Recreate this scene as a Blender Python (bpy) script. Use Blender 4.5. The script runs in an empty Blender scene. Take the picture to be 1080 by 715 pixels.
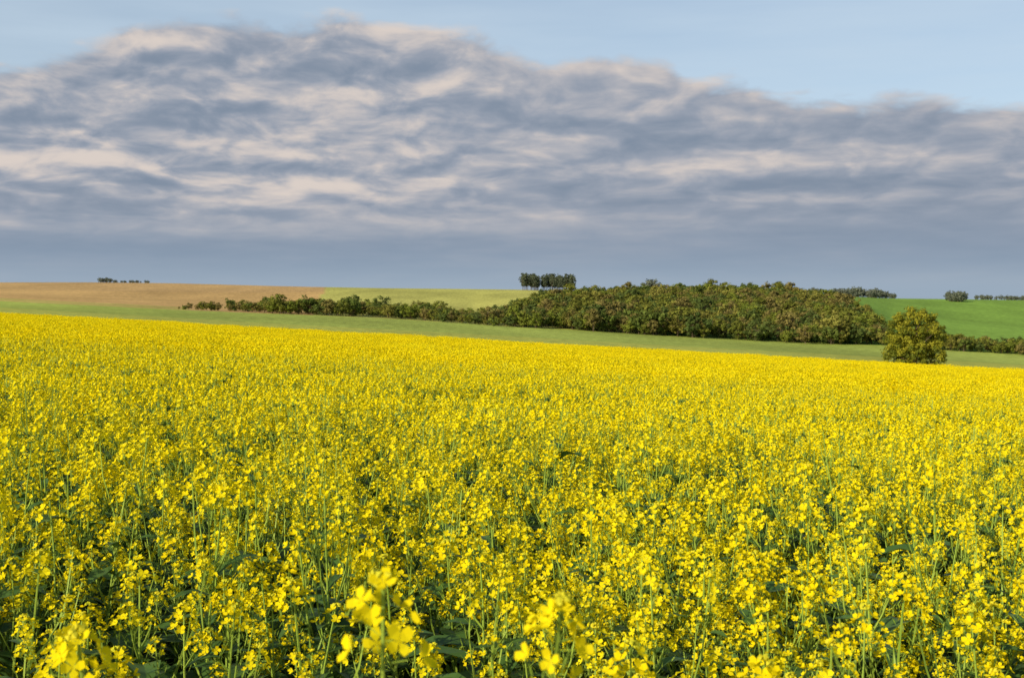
import bpy, math, random
import numpy as np
from mathutils import Vector, Matrix, Euler

SEED=7
rng=random.Random(SEED); nr=np.random.default_rng(SEED)
EYE=2.05; HR=310.0; F=1200.0
scene=bpy.context.scene
scene.view_settings.view_transform='Standard'
scene.view_settings.look='None'; scene.view_settings.exposure=0

# ------------------------------------------------------------------ terrain
PX=[-500,0,100,190,300,400,500,540,600,700,800,850,900,940,1010,1080,1500]
B_=[300,318,322.5,327,331,335,342,345,348,354,360,362,363.5,365,369,373,392]
T_=[300,308,313,318,323,322,325,322,317,313.5,314,316,322,336,342,345,352]
S_=[297,298,298,299,302,304,305,305.5,307,308,310,312,313,315,316,317,325]
def ground_z(x,y):
    x=np.asarray(x,float); y=np.asarray(y,float)
    plane=-0.056*x-0.034*y
    yy=np.maximum(y,115.0)
    px=540+F*x/yy
    V=350.8+0.056*(np.clip(px,-900,2000)-540)
    B=np.interp(px,PX,B_);T=np.interp(px,PX,T_);S=np.interp(px,PX,S_)
    D=[115.,300.,450.,800.,1300.,2500.,6500.]
    rows=[V+2.05/115*1200,V+4,B,T,S,S+3,S+4]
    Z=[EYE-d*(r-HR)/F for d,r in zip(D,rows)]
    n=len(D); M=[]
    for i in range(n):
        if i==0: m=(Z[1]-Z[0])/(D[1]-D[0])
        elif i==n-1: m=(Z[-1]-Z[-2])/(D[-1]-D[-2])
        else:
            a=(Z[i]-Z[i-1])/(D[i]-D[i-1]); b=(Z[i+1]-Z[i])/(D[i+1]-D[i])
            m=np.where(a*b>0,0.5*(a+b),0.0)
            m=np.sign(m)*np.minimum(np.abs(m),2.5*np.minimum(np.abs(a),np.abs(b)))
        M.append(m)
    out=Z[-1]*1.0
    for i in range(n-1):
        h=D[i+1]-D[i]; t=np.clip((yy-D[i])/h,0,1)
        v=(2*t**3-3*t**2+1)*Z[i]+(t**3-2*t**2+t)*h*M[i]+(-2*t**3+3*t**2)*Z[i+1]+(t**3-t**2)*h*M[i+1]
        out=np.where((yy>=D[i])&(yy<=D[i+1]),v,out)
    return np.where(y<115,plane,out)

def wob(x,y,s,ph=0.0):
    return (np.sin(x*s+1.3*np.sin(y*s*0.7+ph)+ph)+np.sin(y*s*1.17-1.1*np.sin(x*s*0.83+2*ph)+1.7*ph)+
            0.6*np.sin((x+y)*s*1.9+ph*3)+0.6*np.sin((x-y)*s*2.3-ph))/3.2

# ------------------------------------------------------------------ materials
def new_mat(name):
    m=bpy.data.materials.new(name); m.use_nodes=True
    nt=m.node_tree; nt.nodes.clear()
    return m,nt
def foliage_mat(name,c1,c2,trans=0.3,rough=0.6,noise_scale=3.0,spec=0.15,coord='Object'):
    m,nt=new_mat(name); N=nt.nodes; L=nt.links
    out=N.new('ShaderNodeOutputMaterial')
    oi=N.new('ShaderNodeObjectInfo'); tc=N.new('ShaderNodeTexCoord')
    no=N.new('ShaderNodeTexNoise'); no.inputs['Scale'].default_value=noise_scale; no.inputs['Detail'].default_value=0
    L.new(tc.outputs[coord],no.inputs['Vector'])
    ad=N.new('ShaderNodeMath'); ad.operation='MULTIPLY_ADD'; ad.inputs[1].default_value=0.6; 
    L.new(oi.outputs['Random'],ad.inputs[0])
    mr=N.new('ShaderNodeMapRange'); mr.inputs['From Min'].default_value=0.35; mr.inputs['From Max'].default_value=0.65
    mr.inputs['To Max'].default_value=0.4
    L.new(no.outputs['Fac'],mr.inputs['Value']); L.new(mr.outputs[0],ad.inputs[2])
    mx=N.new('ShaderNodeMix'); mx.data_type='RGBA'
    mx.inputs[6].default_value=(*c1,1); mx.inputs[7].default_value=(*c2,1)
    L.new(ad.outputs[0],mx.inputs[0])
    if spec>0:
        p=N.new('ShaderNodeBsdfPrincipled'); p.inputs['Roughness'].default_value=rough
        p.inputs['Specular IOR Level'].default_value=spec
        L.new(mx.outputs[2],p.inputs['Base Color'])
    else:
        p=N.new('ShaderNodeBsdfDiffuse'); L.new(mx.outputs[2],p.inputs['Color'])
    if trans>0:
        t=N.new('ShaderNodeBsdfTranslucent')
        L.new(mx.outputs[2],t.inputs['Color'])
        ms=N.new('ShaderNodeMixShader'); ms.inputs[0].default_value=trans
        L.new(p.outputs[0],ms.inputs[1]); L.new(t.outputs[0],ms.inputs[2]); L.new(ms.outputs[0],out.inputs[0])
    else: L.new(p.outputs[0],out.inputs[0])
    return m
petal=foliage_mat('canola_petal',(0.93,0.73,0.004),(0.95,0.83,0.015),0.33,0.55,40,0)
bud=foliage_mat('canola_bud',(0.50,0.52,0.03),(0.70,0.60,0.03),0.0,0.5,40,0)
stem=foliage_mat('canola_stem',(0.22,0.33,0.04),(0.32,0.42,0.06),0.0,0.5,6)
leaf=foliage_mat('canola_leaf',(0.055,0.12,0.025),(0.11,0.21,0.04),0.25,0.45,6,0.35)
bark=foliage_mat('bark',(0.10,0.075,0.05),(0.16,0.12,0.08),0,0.9,2,0)

# ------------------------------------------------------------------ mesh builder
class MB:
    def __init__(s): s.v=[];s.f=[];s.m=[]
    def add(s,vs,fs,m):
        o=len(s.v); s.v.extend([tuple(v) for v in vs]); 
        for f in fs: s.f.append([i+o for i in f]); s.m.append(m)
    def tube(s,pts,rad,m,n=3):
        vs=[];k=len(pts)
        for i,p in enumerate(pts):
            d=(pts[min(i+1,k-1)]-pts[max(i-1,0)]).normalized()
            a=d.orthogonal().normalized() if abs(d.z)<0.9 else (Vector((1,0,0))-d*d.x).normalized()
            b=d.cross(a)
            for j in range(n):
                t=2*math.pi*j/n; vs.append(p+(a*math.cos(t)+b*math.sin(t))*rad[i])
        fs=[]
        for i in range(k-1):
            for j in range(n):
                j2=(j+1)%n; fs.append((i*n+j,i*n+j2,(i+1)*n+j2,(i+1)*n+j))
        s.add(vs,fs,m)
    def obj(s,name,mats,smooth=False):
        me=bpy.data.meshes.new(name); me.from_pydata(s.v,[],s.f)
        for m in mats: me.materials.append(m)
        me.polygons.foreach_set('material_index',s.m)
        if smooth: me.polygons.foreach_set('use_smooth',[True]*len(s.f))
        me.update()
        return bpy.data.objects.new(name,me)
def rv(r): 
    while True:
        v=Vector((r.uniform(-1,1),r.uniform(-1,1),r.uniform(-1,1)))
        if 0.05<v.length<1: return v.normalized()

# ------------------------------------------------------------------ canola
def flower(mb,c,ax,sz,r):
    a=ax.orthogonal().normalized(); b=ax.cross(a); ph=r.uniform(0,1.6)
    cup=r.uniform(0.1,0.55)
    for k in range(4):
        t=ph+k*math.pi/2+r.uniform(-.12,.12)
        d=(a*math.cos(t)+b*math.sin(t)); d=(d+ax*cup).normalized(); s=ax.cross(d).normalized()
        L=sz*r.uniform(.85,1.1); W=L*0.95
        n=d.cross(s)*-1
        mb.add([c,c+d*L*.5+s*W*.40+n*L*.03,c+d*L*.98+s*W*.30-n*L*.08,c+d*L*.98-s*W*.30-n*L*.08,c+d*L*.5-s*W*.40+n*L*.03],[(0,1,2,3,4)],0)
def spike(mb,p,q,w,m):
    d=(q-p); s=d.cross(Vector((0.3,0.5,0.8))).normalized()*w; s2=d.normalized().cross(s)
    mid=p+d*0.5
    mb.add([p,mid+s,q,mid-s],[(0,1,2,3)],m); mb.add([p,mid+s2,q,mid-s2],[(0,1,2,3)],m)
def raceme(mb,tip,ax,r,det,size=1.0):
    if det==0:
        for i in range(9):
            o=rv(r); o.z=abs(o.z)*0.8
            c=tip+ax*0.004+o*0.010*size; h=0.0042*size
            w=rv(r); u=w.orthogonal().normalized(); v=w.cross(u)
            mb.add([c+w*h*1.5,c+u*h,c+v*h,c-u*h,c-v*h,c-w*h*1.2],[(0,1,2),(0,2,3),(0,3,4),(0,4,1),(5,2,1),(5,3,2),(5,4,3),(5,1,4)],1)
        n=r.randint(9,18)
        for i in range(n):
            f=i/n; ang=i*2.4+r.uniform(-.4,.4)
            h=-0.002-f*0.055*size+r.uniform(-.004,.004)
            a=ax.orthogonal().normalized(); b=ax.cross(a)
            o=(a*math.cos(ang)+b*math.sin(ang))
            rad=(0.012+0.022*min(1,f*1.6))*size*r.uniform(.8,1.2)
            base=tip+ax*(h-0.008); c=tip+ax*(h+0.006*(1-f))+o*rad
            spike(mb,base,c,0.0008,2)
            flower(mb,c,(o*(0.5+0.6*f)+ax*(1.0-0.5*f)+rv(r)*0.35).normalized(),0.0130*size,r)
        for i in range(r.randint(5,12)):
            ang=i*2.4; a=ax.orthogonal().normalized(); b=ax.cross(a); o=(a*math.cos(ang)+b*math.sin(ang))
            p=tip-ax*(0.066+i*0.012)*size
            q=p+o*0.018+ax*0.008; spike(mb,p,q,0.0008,2); spike(mb,q,q+(o*0.5+ax).normalized()*r.uniform(.02,.045),0.0018,2)
    else:
        n,sz,w,hh=(12,0.0145,0.028,0.055) if det==1 else (6,0.022,0.028,0.06)
        for i in range(n):
            f=(i+.5)/n; ang=i*2.4+r.uniform(-.5,.5)
            o=Vector((math.cos(ang),math.sin(ang),0))
            c=tip-ax*f*hh*size+o*w*size*min(1,.25+f*1.3)*r.uniform(.6,1.15)
            nn=(o*.8+Vector((0,0,.6))+rv(r)*.7).normalized(); u=nn.orthogonal().normalized(); v=nn.cross(u)
            s=sz*size*r.uniform(.75,1.2)
            mb.add([c+u*s,c+v*s*.8,c-u*s,c-v*s*.8],[(0,1,2,3)],0 if r.random()>.08 else 1)
def big_leaf(mb,p,d,L,W,r,seg=4):
    s=d.cross(Vector((0,0,1))).normalized(); vs=[]
    cur=p.copy(); dd=d.copy()
    for i in range(seg+1):
        t=i/seg; w=W*math.sin(math.pi*min(1,(t*0.85+0.1)))**0.8*(1 if i<seg else .15)
        up=Vector((0,0,1))
        vs+= [cur+s*w*.5+up*w*.18*r.uniform(.3,1.3),cur,cur-s*w*.5+up*w*.18*r.uniform(.3,1.3)]
        dd=(dd+Vector((0,0,-0.28))).normalized(); cur=cur+dd*L/seg
    fs=[]
    for i in range(seg):
        fs+=[(i*3,i*3+1,i*3+4,i*3+3),(i*3+1,i*3+2,i*3+5,i*3+4)]
    mb.add(vs,fs,3)
def plant(r,det,leafy=False):
    mb=MB(); H=1.18*r.uniform(.92,1.08)*(.86 if leafy else 1)
    lean=Vector((r.uniform(-.07,.07),r.uniform(-.07,.07),0))
    def sp(t): return Vector((0,0,H*t))+lean*t*t+Vector((math.sin(t*7+H*30),math.cos(t*6+H*50),0))*0.008
    ns=6 if det==0 else 3
    mb.tube([sp(i/ns) for i in range(ns+1)],[0.008*(1-.70*i/ns) for i in range(ns+1)],2,5 if det==0 else 3)
    raceme(mb,sp(1),Vector((lean.x,lean.y,1)).normalized(),r,det,r.uniform(1.0,1.35))
    nb=r.randint(4,6)
    if leafy: nb=2
    for i in range(nb):
        t=0.38+0.47*(i+r.random())/nb; p=sp(t); ang=i*2.4+r.uniform(-.5,.5)
        o=Vector((math.cos(ang),math.sin(ang),0))
        top=H*r.uniform(.68,1.0); rise=max(.1,top-p.z); out=rise*r.uniform(.3,.55)
        pts=[p+o*out*(1-(1-u)**1.7)+Vector((0,0,rise*u)) for u in (0,.33,.66,1)]
        mb.tube(pts,[.0048,.0039,.003,.002],2,3)
        raceme(mb,pts[-1],(pts[-1]-pts[-2]).normalized(),r,det,r.uniform(.65,1.15))
        if det==0 and r.random()<.4:
            q=pts[1]; o2=(o+rv(r)*.8); o2.z=0; o2.normalize()
            rs=rise*.5; pt2=[q,q+o2*rs*.25+Vector((0,0,rs*.5)),q+o2*rs*.38+Vector((0,0,rs))]
            mb.tube(pt2,[.003,.0022,.0015],2,3); raceme(mb,pt2[-1],(pt2[-1]-pt2[-2]).normalized(),r,det,r.uniform(.6,.85))
        big_leaf(mb,p,(o+Vector((0,0,.9))).normalized(),r.uniform(.10,.20),r.uniform(.025,.055),r,3)
    for i in range(8 if det==0 else 5):
        t=r.uniform(.15,.72); ang=r.uniform(0,6.28)
        big_leaf(mb,sp(t),Vector((math.cos(ang),math.sin(ang),r.uniform(.3,1.4))).normalized(),r.uniform(.16,.30),r.uniform(.05,.10),r,5 if det==0 else 3)
    if leafy:
        for i in range(9):
            t=r.uniform(.45,.82); ang=i*2.4+r.uniform(-.4,.4)
            big_leaf(mb,sp(t),Vector((math.cos(ang),math.sin(ang),r.uniform(.7,1.9))).normalized(),r.uniform(.2,.32),r.uniform(.06,.105),r,6)
    return mb
cm=[petal,bud,stem,leaf]
proto=bpy.data.collections.new('canola_prototypes')
NN,NM,NF=14,8,6
NREG=11
k=0
for i in range(NN): proto.objects.link(plant(random.Random(100+i),0,i>=NREG).obj('p%02d_near'%k,cm)); k+=1
for i in range(NM): proto.objects.link(plant(random.Random(200+i),1).obj('p%02d_mid'%k,cm)); k+=1
TILE=1.85
for i in range(NF):
    r=random.Random(300+i); mb=MB()
    for j in range(290):
        x=r.uniform(-1,1)*TILE/2; y=r.uniform(-1,1)*TILE/2; h=r.uniform(.82,1.24)
        if r.random()<.25: h*=.88
        tip=Vector((x,y,h)); raceme(mb,tip,Vector((0,0,1)),r,2,r.uniform(.85,1.3))
        if j%2==0: spike(mb,Vector((x,y,.3)),tip,0.004,2)
        if j%3==1:
            a=r.uniform(0,6.28); big_leaf(mb,Vector((x,y,r.uniform(.4,.9))),Vector((math.cos(a),math.sin(a),.6)).normalized(),.2,.06,r,2)
    proto.objects.link(mb.obj('p%02d_far'%k,cm)); k+=1

def scatter(name,coll,P,R,S,I):
    me=bpy.data.meshes.new(name); n=len(P)
    me.vertices.add(n); me.vertices.foreach_set('co',np.asarray(P,np.float32).ravel())
    a=me.attributes.new('rot','FLOAT_VECTOR','POINT'); a.data.foreach_set('vector',np.asarray(R,np.float32).ravel())
    a=me.attributes.new('scl','FLOAT_VECTOR','POINT'); a.data.foreach_set('vector',np.asarray(S,np.float32).ravel())
    a=me.attributes.new('idx','INT','POINT'); a.data.foreach_set('value',np.asarray(I,np.int32))
    me.update()
    ob=bpy.data.objects.new(name,me); scene.collection.objects.link(ob)
    ng=bpy.data.node_groups.new(name+'_scatter','GeometryNodeTree')
    ng.interface.new_socket('Geometry',in_out='INPUT',socket_type='NodeSocketGeometry')
    ng.interface.new_socket('Geometry',in_out='OUTPUT',socket_type='NodeSocketGeometry')
    N=ng.nodes;L=ng.links
    gi=N.new('NodeGroupInput');go=N.new('NodeGroupOutput')
    ip=N.new('GeometryNodeInstanceOnPoints'); ci=N.new('GeometryNodeCollectionInfo')
    ci.inputs['Collection'].default_value=coll
    ci.inputs['Separate Children'].default_value=True; ci.inputs['Reset Children'].default_value=True
    ip.inputs['Pick Instance'].default_value=True
    def na(nm,t):
        q=N.new('GeometryNodeInputNamedAttribute'); q.data_type=t; q.inputs['Name'].default_value=nm
        return [o for o in q.outputs if o.enabled and o.name=='Attribute'][0]
    L.new(gi.outputs[0],ip.inputs['Points']); L.new(ci.outputs[0],ip.inputs['Instance'])
    L.new(na('idx','INT'),ip.inputs['Instance Index'])
    L.new(na('rot','FLOAT_VECTOR'),ip.inputs['Rotation']); L.new(na('scl','FLOAT_VECTOR'),ip.inputs['Scale'])
    L.new(ip.outputs[0],go.inputs[0])
    md=ob.modifiers.new('scatter','NODES'); md.node_group=ng
    return ob

def hvar(x,y):
    h=1+0.065*wob(x,y,0.9,0.4)+0.06*wob(x,y,0.23,2.1)+0.035*wob(x,y,2.6,1.0)
    for cx,cy,rx,ry,am in [(-.5,17,2.2,1.3,.2),(-1.8,37,4,2.5,.16),(6,26,3,1.5,.12),(-9,24,3,1.6,.12),(12,48,7,3,.12),(-16,60,9,3,.10)]:
        h=h-am*np.exp(-((x-cx)/rx)**2-((y-cy)/ry)**2)
    return h
P=[];R=[];S=[];I=[]
def jit(x0,x1,y0,y1,sp):
    gx,gy=np.meshgrid(np.arange(x0,x1,sp),np.arange(y0,y1,sp)); gx=gx.ravel();gy=gy.ravel()
    return gx+nr.uniform(-.5,.5,gx.size)*sp, gy+nr.uniform(-.5,.5,gy.size)*sp
NEAR=11.0; MID=30.0; EDGE=115.0
x,y=jit(-14,14,-1.5,NEAR,0.22)
m=(np.abs(x)<0.52*np.maximum(y,0)+2.5)
m&=~((np.hypot(x,y)<0.45))
x=x[m];y=y[m]
thin=(wob(x,y,0.95,3.3)<0.62)&(nr.uniform(0,1,x.size)<np.interp(y,[0,3,6,11],[.74,.76,.88,.97]))
x=x[thin];y=y[thin]
z=ground_z(x,y); hv=hvar(x,y)*nr.normal(1,.085,x.size)
P.append(np.c_[x,y,z]);R.append(np.c_[nr.normal(0,.07,x.size),nr.normal(0,.07,x.size),nr.uniform(0,6.28,x.size)])
idx=nr.integers(0,NREG,x.size)
pl=np.where((y<4.2)&(x<-.2)&(x>-2.2),.42,.14)
lf=nr.uniform(0,1,x.size)<pl
idx=np.where(lf,nr.integers(NREG,NN,x.size),idx)
s=nr.uniform(.95,1.2,x.size);S.append(np.c_[s,s,hv]);I.append(idx)
x,y=jit(-30,30,NEAR,MID,0.24)
m=(np.abs(x)<0.52*y+2.5); x=x[m];y=y[m]
thin=wob(x,y,0.5,3.3)<0.70; x=x[thin];y=y[thin]
z=ground_z(x,y); hv=hvar(x,y)*nr.normal(1,.06,x.size)
P.append(np.c_[x,y,z]);R.append(np.c_[nr.normal(0,.06,x.size),nr.normal(0,.06,x.size),nr.uniform(0,6.28,x.size)])
s=nr.uniform(1.0,1.25,x.size);S.append(np.c_[s,s,hv]);I.append(nr.integers(NN,NN+NM,x.size))
x,y=jit(-95,95,MID+.6,EDGE,1.68)
m=(np.abs(x)<0.52*y+8)&(y<EDGE-1); x=x[m];y=y[m]
z=ground_z(x,y); nrm=Vector((0.056,0.034,1)).normalized(); Tq=Vector((0,0,1)).rotation_difference(nrm).to_matrix()
eu=[(Tq@Matrix.Rotation(2*math.pi*q/48,3,'Z')).to_euler() for q in range(48)]
eu=np.array([[e.x,e.y,e.z] for e in eu]); ri=nr.integers(0,48,x.size)
P.append(np.c_[x,y,z]);R.append(eu[ri]); s=np.ones(x.size);S.append(np.c_[s,s,1+(hvar(x,y)-1)*1.0+nr.normal(0,.035,x.size)]);I.append(nr.integers(NN+NM,NN+NM+NF,x.size))
# taller plants close to the photographer
tall=[(-0.19,1.42,1.36,4.0),(-0.62,1.75,1.24,2.),(-0.85,1.95,1.24,3.),(0.42,1.8,1.25,5.),(0.85,2.2,1.2,2.2),(-.36,1.6,1.2,3.1),(.66,1.75,1.17,.2),(.22,1.7,1.18,4.)]
P.append(np.array([[q[0],q[1],float(ground_z(q[0],q[1]))] for q in tall])); R.append(np.array([[0,0,q[3]] for q in tall]))
S.append(np.array([[1.1,1.1,q[2]] for q in tall])); I.append(np.array([3,5,7,8,9,1,10,4]))
P=np.concatenate(P);R=np.concatenate(R);S=np.concatenate(S);I=np.concatenate(I)
scatter('canola_field',proto,P,R,S,I)
print('canola instances',len(P))

# ------------------------------------------------------------------ ground sheet
ys=np.concatenate([np.linspace(-28,110,50),np.linspace(113,122,10),np.geomspace(124,1500,300),np.geomspace(1520,6400,40)])
us=np.linspace(-1.1,1.1,620)
U,Y=np.meshgrid(us,ys); X=U*(Y+32); Z=ground_z(X,Y)
Z=Z+np.where(Y>130,0.12*wob(X,Y,0.06,1.0),0)
nR,nC=X.shape
me=bpy.data.meshes.new('ground')
me.vertices.add(nR*nC); me.vertices.foreach_set('co',np.stack([X,Y,Z],-1).astype(np.float32).ravel())
ii=np.arange(nR*nC).reshape(nR,nC)
q=np.stack([ii[:-1,:-1],ii[:-1,1:],ii[1:,1:],ii[1:,:-1]],-1).reshape(-1,4)
me.loops.add(q.size); me.loops.foreach_set('vertex_index',q.ravel().astype(np.int32))
me.polygons.add(len(q)); me.polygons.foreach_set('loop_start',(np.arange(len(q))*4).astype(np.int32))
me.update(calc_edges=True); me.polygons.foreach_set('use_smooth',np.ones(len(q),bool))
pxv=540+F*X/np.maximum(Y,60)
def c(r,g,b): return np.array([r,g,b])
col=np.zeros((nR,nC,3))+c(.035,.045,.018)
strip=Y>EDGE-0.5; col[strip]=c(.46,.48,.09)
far=Y>452+10*np.sin(X*.02)
brown=far&(pxv<335+ (Y-800)*0.02)
lg=far&~brown&(pxv<700)
rg=far&(pxv>=700)
col[brown]=c(.60,.39,.15); col[lg]=c(.49,.48,.12); col[rg]=c(.21,.35,.055)
b2=brown&(Y>900+ (pxv)*0.6); col[b2]=c(.55,.36,.15)
b3=brown&(Y<560)&(pxv<200); col[b3]=c(.50,.41,.12)
b4=strip&(Y>300)&(Y<452)&~far; col[b4]=c(.37,.44,.085)
dk=(Y>1600); col[dk]=c(.10,.14,.08)
a=me.color_attributes.new('zone','FLOAT_COLOR','POINT')
a.data.foreach_set('color',np.concatenate([col,np.ones((nR,nC,1))],-1).astype(np.float32).ravel())
gm,nt=new_mat('ground_fields'); N=nt.nodes;L=nt.links
out=N.new('ShaderNodeOutputMaterial');p=N.new('ShaderNodeBsdfPrincipled');p.inputs['Roughness'].default_value=1;p.inputs['Specular IOR Level'].default_value=0.05
at=N.new('ShaderNodeAttribute');at.attribute_name='zone'
tc=N.new('ShaderNodeTexCoord')
def gn(sc,det,st=(1,1,1)):
    mp=N.new('ShaderNodeMapping');mp.inputs['Scale'].default_value=st;L.new(tc.outputs['Object'],mp.inputs['Vector'])
    n=N.new('ShaderNodeTexNoise');n.inputs['Scale'].default_value=sc;n.inputs['Detail'].default_value=det;n.inputs['Roughness'].default_value=.65;L.new(mp.outputs[0],n.inputs['Vector']);return n
n1=gn(0.012,6,(1,.35,1)); n2=gn(0.5,4,(1,.3,1))
mr1=N.new('ShaderNodeMapRange');mr1.inputs['From Min'].default_value=.3;mr1.inputs['From Max'].default_value=.7;mr1.inputs['To Min'].default_value=.70;mr1.inputs['To Max'].default_value=1.24;L.new(n1.outputs['Fac'],mr1.inputs['Value'])
mr2=N.new('ShaderNodeMapRange');mr2.inputs['From Min'].default_value=.3;mr2.inputs['From Max'].default_value=.7;mr2.inputs['To Min'].default_value=.7;mr2.inputs['To Max'].default_value=1.25;L.new(n2.outputs['Fac'],mr2.inputs['Value'])
mm=N.new('ShaderNodeMath');mm.operation='MULTIPLY';L.new(mr1.outputs[0],mm.inputs[0]);L.new(mr2.outputs[0],mm.inputs[1])
vm=N.new('ShaderNodeVectorMath');vm.operation='SCALE';L.new(at.outputs['Color'],vm.inputs[0]);L.new(mm.outputs[0],vm.inputs['Scale'])
L.new(vm.outputs[0],p.inputs['Base Color'])
bp=N.new('ShaderNodeBump');bp.inputs['Strength'].default_value=.5;bp.inputs['Distance'].default_value=.4;L.new(n2.outputs['Fac'],bp.inputs['Height']);L.new(bp.outputs[0],p.inputs['Normal'])
L.new(p.outputs[0],out.inputs[0])
me.materials.append(gm)
g=bpy.data.objects.new('ground',me);scene.collection.objects.link(g)

# ------------------------------------------------------------------ trees
def tree(r,H,Wd,base,nclump,nleaf,ls,trunk_r=.18,det=5,lumpy=1.0,cs0=1.0,botw=0.0):
    mb=MB()
    top=Vector((r.uniform(-.04,.04)*H,r.uniform(-.04,.04)*H,H*.86))
    pts=[top*(i/5)+Vector((r.uniform(-1,1),r.uniform(-1,1),0))*0.012*H*(i>0) for i in range(6)]
    mb.tube(pts,[trunk_r*(1-.8*i/5) for i in range(6)],0,det)
    cz=(H+base)/2; rz=(H-base)/2
    cl=[]
    ph=[r.uniform(0,6.28) for _ in range(6)]
    for i in range(nclump):
        d=rv(r); rr=r.random()**.38
        az=math.atan2(d.y,d.x)
        lump=1+lumpy*(.16*math.sin(2*az+ph[0])+.13*math.sin(3*az+ph[1]+2*d.z)+.10*math.sin(5*d.z+ph[2]+az))
        k=1.0
        if d.z<0 and botw>0:
            hl=math.hypot(d.x,d.y); k=1+botw*(1/max(hl,.45)-1)*min(1,-d.z*1.5)
        c0=Vector((d.x*k*Wd/2*rr*lump,d.y*k*Wd/2*rr*lump,cz+d.z*rz*rr*(0.9+.1*lump)))
        cl.append(c0)
    for i in range(0,nclump,max(1,nclump//(14 if nclump<100 else 40))):
        e=cl[i]; t=max(.08,min(.85,(e.z-.25*Wd*.5)/H)) ; s0=pts[0].lerp(pts[-1],t*.9)
        mid=s0.lerp(e,.5)+Vector((0,0,-.05*H*r.random()))
        mb.tube([s0,mid,e],[trunk_r*.4,trunk_r*.25,trunk_r*.08],0,3)
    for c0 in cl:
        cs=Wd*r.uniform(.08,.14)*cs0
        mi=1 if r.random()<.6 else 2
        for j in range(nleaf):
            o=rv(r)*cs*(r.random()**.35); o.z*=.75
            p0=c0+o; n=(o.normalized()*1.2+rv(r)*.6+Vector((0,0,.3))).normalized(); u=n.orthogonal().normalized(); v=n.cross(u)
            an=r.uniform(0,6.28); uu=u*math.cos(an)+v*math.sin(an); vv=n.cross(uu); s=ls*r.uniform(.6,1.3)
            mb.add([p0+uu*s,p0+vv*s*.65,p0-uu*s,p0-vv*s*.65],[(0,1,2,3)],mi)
    return mb
fpal=[((.15,.175,.03),(.23,.24,.045)),((.11,.155,.033),(.175,.215,.048)),((.20,.195,.04),(.26,.25,.055)),
      ((.085,.125,.033),(.14,.18,.047)),((.20,.18,.055),(.27,.225,.07)),((.165,.21,.03),(.24,.275,.045))]
ftree=bpy.data.collections.new('forest_prototypes')
for i in range(12):
    r=random.Random(500+i); pa=fpal[i%6]
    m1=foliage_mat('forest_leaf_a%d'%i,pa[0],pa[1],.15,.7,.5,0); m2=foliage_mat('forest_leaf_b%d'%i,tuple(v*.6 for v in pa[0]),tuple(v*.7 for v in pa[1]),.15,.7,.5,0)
    H=r.uniform(.85,1.15)*7; W=r.uniform(.8,1.15)*6.8
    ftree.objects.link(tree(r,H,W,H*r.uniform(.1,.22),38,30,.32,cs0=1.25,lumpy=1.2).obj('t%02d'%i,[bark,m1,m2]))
for i in range(3):
    r=random.Random(600+i)
    m1=foliage_mat('eucalyptus_haze_leaf_a%d'%i,(.11,.135,.08),(.145,.17,.10),.1,.7,.3,0); m2=foliage_mat('eucalyptus_haze_leaf_b%d'%i,(.08,.105,.07),(.11,.135,.085),.1,.7,.3,0)  # leaf colours greyed to paint in the haze of a far stand
    ftree.objects.link(tree(r,18,6,3.5,60,22,.5,trunk_r=.22).obj('t%02d'%(12+i),[bark,m1,m2]))
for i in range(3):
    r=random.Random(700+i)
    m1=foliage_mat('distant_haze_leaf_a%d'%i,(.15,.175,.125),(.18,.20,.14),.1,.8,.3,0); m2=foliage_mat('distant_haze_leaf_b%d'%i,(.12,.145,.115),(.15,.175,.13),.1,.8,.3,0)  # distance haze is painted into these pale grey-green leaf colours
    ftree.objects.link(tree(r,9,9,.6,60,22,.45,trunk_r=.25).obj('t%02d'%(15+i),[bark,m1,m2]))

def place(px,d): 
    px=np.asarray(px,float); d=np.asarray(d,float); x=(px-540)/F*d; return x,d,ground_z(x,d)
def mk(name,px,d,hs,idx,ws=None):
    x,y,z=place(px,d); n=x.size; ws=hs if ws is None else ws
    scatter(name,ftree,np.c_[x,y,z-0.1],np.c_[np.zeros(n),np.zeros(n),nr.uniform(0,6.28,n)],np.c_[ws,ws,hs],idx)
gx,gy=jit(-160,330,440,810,5.4)
fpx=540+F*gx/gy
back=np.interp(fpx,[185,200,300,380,470,505,520,545,600,860,900,925,945,960],[470,475,505,530,520,490,500,640,790,800,720,600,470,440])
front=np.interp(fpx,[180,300,500,940],[452,450,449,446])+5*np.sin(gx*.09)+4*np.sin(gx*.31+1)
m=(fpx>186)&(fpx<945)&(gy>front)&(gy<back)
gx=gx[m];gy=gy[m];fpx=fpx[m]
hs=np.interp(fpx,[188,215,260,330,480,510,545,600,900,930,945],[.22,.45,.62,.78,.78,.62,.92,1.12,1.12,.95,.5])
rs=nr.uniform(0,1,gx.size)
hs=hs*(.68+.45*rs+.3*(rs>.92))*(1+.12*wob(gx,gy,.05,.7))
ft=nr.integers(0,12,gx.size)
hx,hy=jit(140,300,440,462,4.2); hp=540+F*hx/hy; m=(hp>940)&(hp<1300); hx=hx[m];hy=hy[m];hp=hp[m]
hh=np.interp(hp,[940,1000,1030,1300],[.55,.8,.75,.85])*nr.uniform(.7,1.2,hx.size)
n=gx.size
scatter('forest',ftree,np.c_[np.r_[gx,hx],np.r_[gy,hy],np.r_[ground_z(gx,gy),ground_z(hx,hy)]-.1],
   np.c_[np.zeros(n+hx.size),np.zeros(n+hx.size),nr.uniform(0,6.28,n+hx.size)],
   np.c_[np.r_[hs*1.08,hh],np.r_[hs*1.08,hh],np.r_[hs,hh]],np.r_[ft,nr.integers(0,12,hx.size)])
print('forest',n+hx.size)
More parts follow.
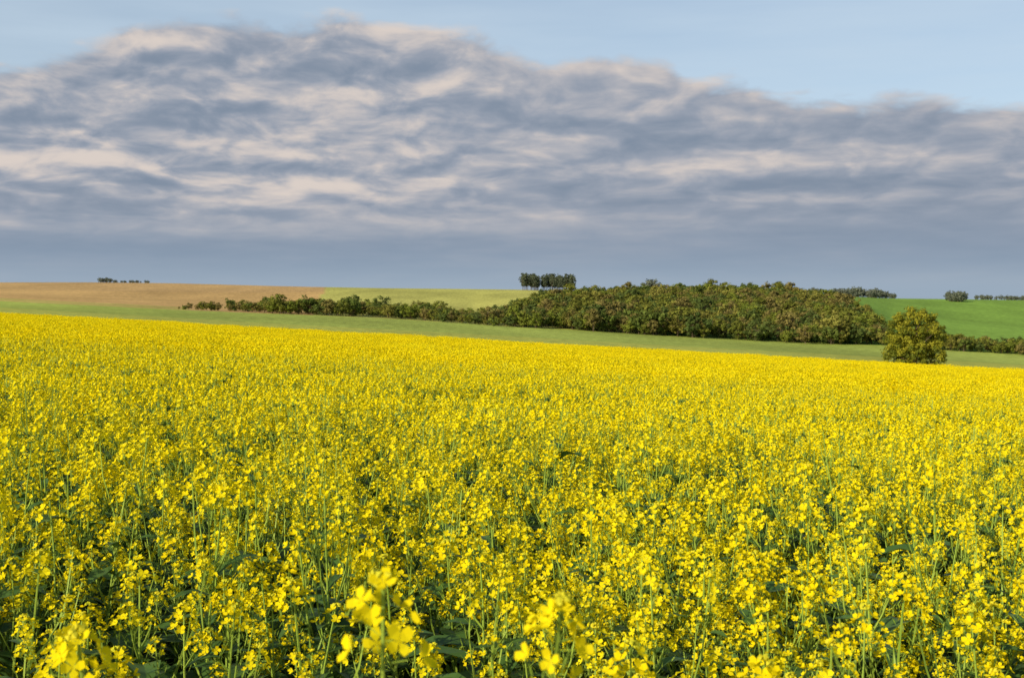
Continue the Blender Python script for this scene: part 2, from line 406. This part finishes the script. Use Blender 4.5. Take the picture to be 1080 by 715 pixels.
n=85; mk('eucalyptus_grove',nr.uniform(550,605,n),nr.uniform(1215,1275,n),nr.uniform(.72,1.08,n),nr.integers(12,15,n))
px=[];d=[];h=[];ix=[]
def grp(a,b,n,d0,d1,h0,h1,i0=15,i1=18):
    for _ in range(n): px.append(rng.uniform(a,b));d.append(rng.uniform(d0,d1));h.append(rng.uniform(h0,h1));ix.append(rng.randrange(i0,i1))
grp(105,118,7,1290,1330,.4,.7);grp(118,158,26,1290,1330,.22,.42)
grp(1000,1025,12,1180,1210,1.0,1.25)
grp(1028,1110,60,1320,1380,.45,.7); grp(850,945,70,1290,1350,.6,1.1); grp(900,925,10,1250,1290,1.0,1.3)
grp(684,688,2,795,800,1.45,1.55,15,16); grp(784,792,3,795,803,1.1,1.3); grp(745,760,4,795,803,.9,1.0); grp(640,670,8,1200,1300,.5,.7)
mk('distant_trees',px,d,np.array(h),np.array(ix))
r=random.Random(42)
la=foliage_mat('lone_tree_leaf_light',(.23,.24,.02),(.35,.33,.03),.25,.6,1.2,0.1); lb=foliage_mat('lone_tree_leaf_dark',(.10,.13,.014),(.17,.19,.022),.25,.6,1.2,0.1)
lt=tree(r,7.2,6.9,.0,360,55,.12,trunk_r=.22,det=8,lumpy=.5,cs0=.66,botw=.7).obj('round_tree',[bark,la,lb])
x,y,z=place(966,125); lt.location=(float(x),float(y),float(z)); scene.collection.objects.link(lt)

# ------------------------------------------------------------------ sun + sky
EL=math.radians(25); AZ=math.radians(-133)
sv=Vector((math.sin(AZ)*math.cos(EL),math.cos(AZ)*math.cos(EL),math.sin(EL)))
sl=bpy.data.lights.new('sun','SUN');sl.energy=5.0;sl.angle=math.radians(.5);sl.color=(1,.87,.64)
so=bpy.data.objects.new('sun',sl);so.rotation_euler=sv.to_track_quat('Z','Y').to_euler();so.location=(0,-20,40);scene.collection.objects.link(so)

w=bpy.data.worlds.new('World');scene.world=w;w.use_nodes=True;nt=w.node_tree;nt.nodes.clear();N=nt.nodes;L=nt.links
def M(op,a,b=None,c_=None,clamp=False):
    n=N.new('ShaderNodeMath');n.operation=op;n.use_clamp=clamp
    for i,v in enumerate((a,b,c_)):
        if v is None: continue
        if isinstance(v,(int,float)): n.inputs[i].default_value=v
        else: L.new(v,n.inputs[i])
    return n.outputs[0]
tc=N.new('ShaderNodeTexCoord');sx=N.new('ShaderNodeSeparateXYZ');L.new(tc.outputs['Generated'],sx.inputs[0])
x,y,z=sx.outputs
zc=M('MAXIMUM',z,0.0)
az=M('ARCTAN2',x,y)
def comb(a,b,c_=0.0):
    n=N.new('ShaderNodeCombineXYZ')
    for i,v in enumerate((a,b,c_)):
        if isinstance(v,(int,float)): n.inputs[i].default_value=v
        else: L.new(v,n.inputs[i])
    return n.outputs[0]
def vadd(v,off):
    n=N.new('ShaderNodeVectorMath');n.operation='ADD';L.new(v,n.inputs[0])
    if isinstance(off,tuple): n.inputs[1].default_value=off
    else: L.new(off,n.inputs[1])
    return n.outputs[0]
def noise(vec,sc,det,rough,seed=0.0,lac=2.0,out='Fac'):
    n=N.new('ShaderNodeTexNoise');n.noise_dimensions='2D'
    n.inputs['Scale'].default_value=sc;n.inputs['Detail'].default_value=det;n.inputs['Roughness'].default_value=rough
    n.inputs['Lacunarity'].default_value=lac
    L.new(vadd(vec,(seed*3.7+11,seed*1.9+7,0)),n.inputs['Vector']);return n.outputs[out]
def sstep(v,a,b,t0=0.0,t1=1.0):
    n=N.new('ShaderNodeMapRange');n.interpolation_type='SMOOTHSTEP'
    n.inputs['From Min'].default_value=a;n.inputs['From Max'].default_value=b;n.inputs['To Min'].default_value=t0;n.inputs['To Max'].default_value=t1
    L.new(v,n.inputs['Value']);return n.outputs[0]
def gauss(px,row,spx,srow,amp):
    a0=math.atan((px-540)/F);e0=(HR-row)/F
    da=M('DIVIDE',M('SUBTRACT',az,a0),spx/F);de=M('DIVIDE',M('SUBTRACT',zc,e0),srow/F)
    q=M('ADD',M('MULTIPLY',da,da),M('MULTIPLY',de,de))
    return M('MULTIPLY',M('EXPONENT',M('MULTIPLY',q,-1.0)),amp)
def sheet(dz=0.0,da=0.0):
    v=M('MULTIPLY',M('LOGARITHM',M('ADD',zc,0.10+dz),math.e),3.4)
    return comb(M('MULTIPLY',M('ADD',az,da),5.0),v,0.0)
S0=sheet();S1=sheet(0.011,-0.006)
wc=noise(S0,2.2,1,.5,5.0,2.0,'Color')
ws=N.new('ShaderNodeVectorMath');ws.operation='MULTIPLY_ADD';L.new(wc,ws.inputs[0]);ws.inputs[1].default_value=(.24,.18,0);ws.inputs[2].default_value=(-.12,-.09,0)
def H(vec):
    v=vadd(vec,ws.outputs[0])
    n_=noise(v,1.9,5,.53,4.6,2.15)
    n=N.new('ShaderNodeTexVoronoi');n.voronoi_dimensions='2D';n.feature='F1'
    n.inputs['Scale'].default_value=5.0;n.inputs['Detail'].default_value=1.0;n.inputs['Roughness'].default_value=.45
    L.new(v,n.inputs['Vector'])
    d_=n.outputs['Distance']
    return M('ADD',n_,M('MULTIPLY',M('MULTIPLY',d_,d_),-0.12))
HA=H(S0);HB=H(S1)
nL=noise(S0,0.6,1,.5,8.0)
nW=noise(comb(M('MULTIPLY',az,2.8),M('MULTIPLY',zc,24.0)),1.5,4,.52,1.0)
fc=N.new('ShaderNodeFloatCurve');cv=fc.mapping.curves[0]
pts=[(-500,120),(-200,105),(0,92),(60,78),(130,54),(200,42),(330,38),(450,40),(500,46),(540,58),(590,72),(640,60),(700,66),(725,84),(780,98),(820,106),(950,118),(1080,128),(1400,150)]
cp=[((math.atan((a-540)/F)+1.0)/2.0,(HR-b)/F*3.0) for a,b in pts]
cv.points[0].location=(0,cp[0][1]);cv.points[1].location=(1,cp[-1][1])
for a in cp: cv.points.new(*a)
fc.mapping.update()
L.new(M('MULTIPLY',M('ADD',az,1.0),.5,clamp=True),fc.inputs['Value'])
E=M('DIVIDE',fc.outputs[0],3.0)
dd=M('ADD',M('SUBTRACT',E,zc),M('MULTIPLY',M('SUBTRACT',HA,.47),0.050))
dd=M('ADD',dd,M('MULTIPLY',M('SUBTRACT',nW,.5),0.02))
mask=sstep(dd,-0.006,0.011)
amp=M('MULTIPLY',sstep(zc,0.03,0.11,0.12,1.0),sstep(az,-0.12,0.05,1.0,0.65))
Lf=M('MULTIPLY',M('MULTIPLY',M('SUBTRACT',HA,HB),2.3),amp)
Lf=M('ADD',Lf,M('MULTIPLY',M('SUBTRACT',nL,.5),0.30))
Lf=M('ADD',Lf,M('MULTIPLY',M('SUBTRACT',nW,.5),0.85))
Lf=M('ADD',Lf,0.36)
for gq in [(200,178,240,46,.20),(230,131,260,7,-.14),(645,72,75,14,.18),(60,195,140,30,.10),(325,150,40,12,.20),(425,207,35,13,.26),(700,172,220,18,.14),(860,140,190,18,-.15),(900,240,260,42,-.12),(560,262,500,26,-.08),(1000,124,120,9,.12),(60,108,120,12,.13)]:
    Lf=M('ADD',Lf,gauss(*gq))
edge=M('MULTIPLY',sstep(dd,0.030,0.0),.18); Lf=M('ADD',Lf,edge)
Lf=sstep(Lf,-0.25,1.15)
cr=N.new('ShaderNodeValToRGB');L.new(Lf,cr.inputs[0]);e=cr.color_ramp.elements
e[0].position=0;e[0].color=(.22,.275,.36,1);e[1].position=1;e[1].color=(.70,.62,.57,1)
q=e.new(.33);q.color=(.31,.35,.425,1);q=e.new(.62);q.color=(.44,.445,.485,1)
hz=sstep(zc,0.085,0.0,0,.85)
hc=N.new('ShaderNodeMix');hc.data_type='RGBA';L.new(hz,hc.inputs[0]);L.new(cr.outputs[0],hc.inputs[6])
hcol=N.new('ShaderNodeMix');hcol.data_type='RGBA';L.new(sstep(zc,0.045,0.0),hcol.inputs[0]);hcol.inputs[6].default_value=(.22,.31,.425,1);hcol.inputs[7].default_value=(.33,.42,.52,1)
L.new(hcol.outputs[2],hc.inputs[7])
sky=N.new('ShaderNodeTexSky');sky.sky_type='NISHITA';sky.sun_disc=False;sky.sun_elevation=EL;sky.sun_rotation=AZ
sky.altitude=800;sky.air_density=1.0;sky.dust_density=1.5;sky.ozone_density=1.0
b1=N.new('ShaderNodeBackground');b1.inputs[1].default_value=.12;L.new(sky.outputs[0],b1.inputs[0])
b3=N.new('ShaderNodeBackground');b3.inputs[0].default_value=(.58,.70,.81,1)
mv=N.new('ShaderNodeMixShader');L.new(M('ADD',sstep(zc,0.6,0.15,0.0,.62),M('MULTIPLY',M('SUBTRACT',nW,.5),.4),clamp=True),mv.inputs[0]);L.new(b1.outputs[0],mv.inputs[1]);L.new(b3.outputs[0],mv.inputs[2])
b2=N.new('ShaderNodeBackground');b2.inputs[1].default_value=1.0;L.new(hc.outputs[2],b2.inputs[0])
ms=N.new('ShaderNodeMixShader');L.new(mask,ms.inputs[0]);L.new(mv.outputs[0],ms.inputs[1]);L.new(b2.outputs[0],ms.inputs[2])
wo=N.new('ShaderNodeOutputWorld');L.new(ms.outputs[0],wo.inputs[0])

# ------------------------------------------------------------------ camera
cd=bpy.data.cameras.new('camera');cd.lens=40;cd.sensor_width=36;cd.clip_start=.05;cd.clip_end=20000
cd.dof.use_dof=True;cd.dof.focus_distance=6.0;cd.dof.aperture_fstop=8.0
co=bpy.data.objects.new('camera',cd);co.location=(0,0,EYE)
co.rotation_euler=(math.radians(90)-math.atan((357.5-HR)/F),0,0)
scene.collection.objects.link(co);scene.camera=co
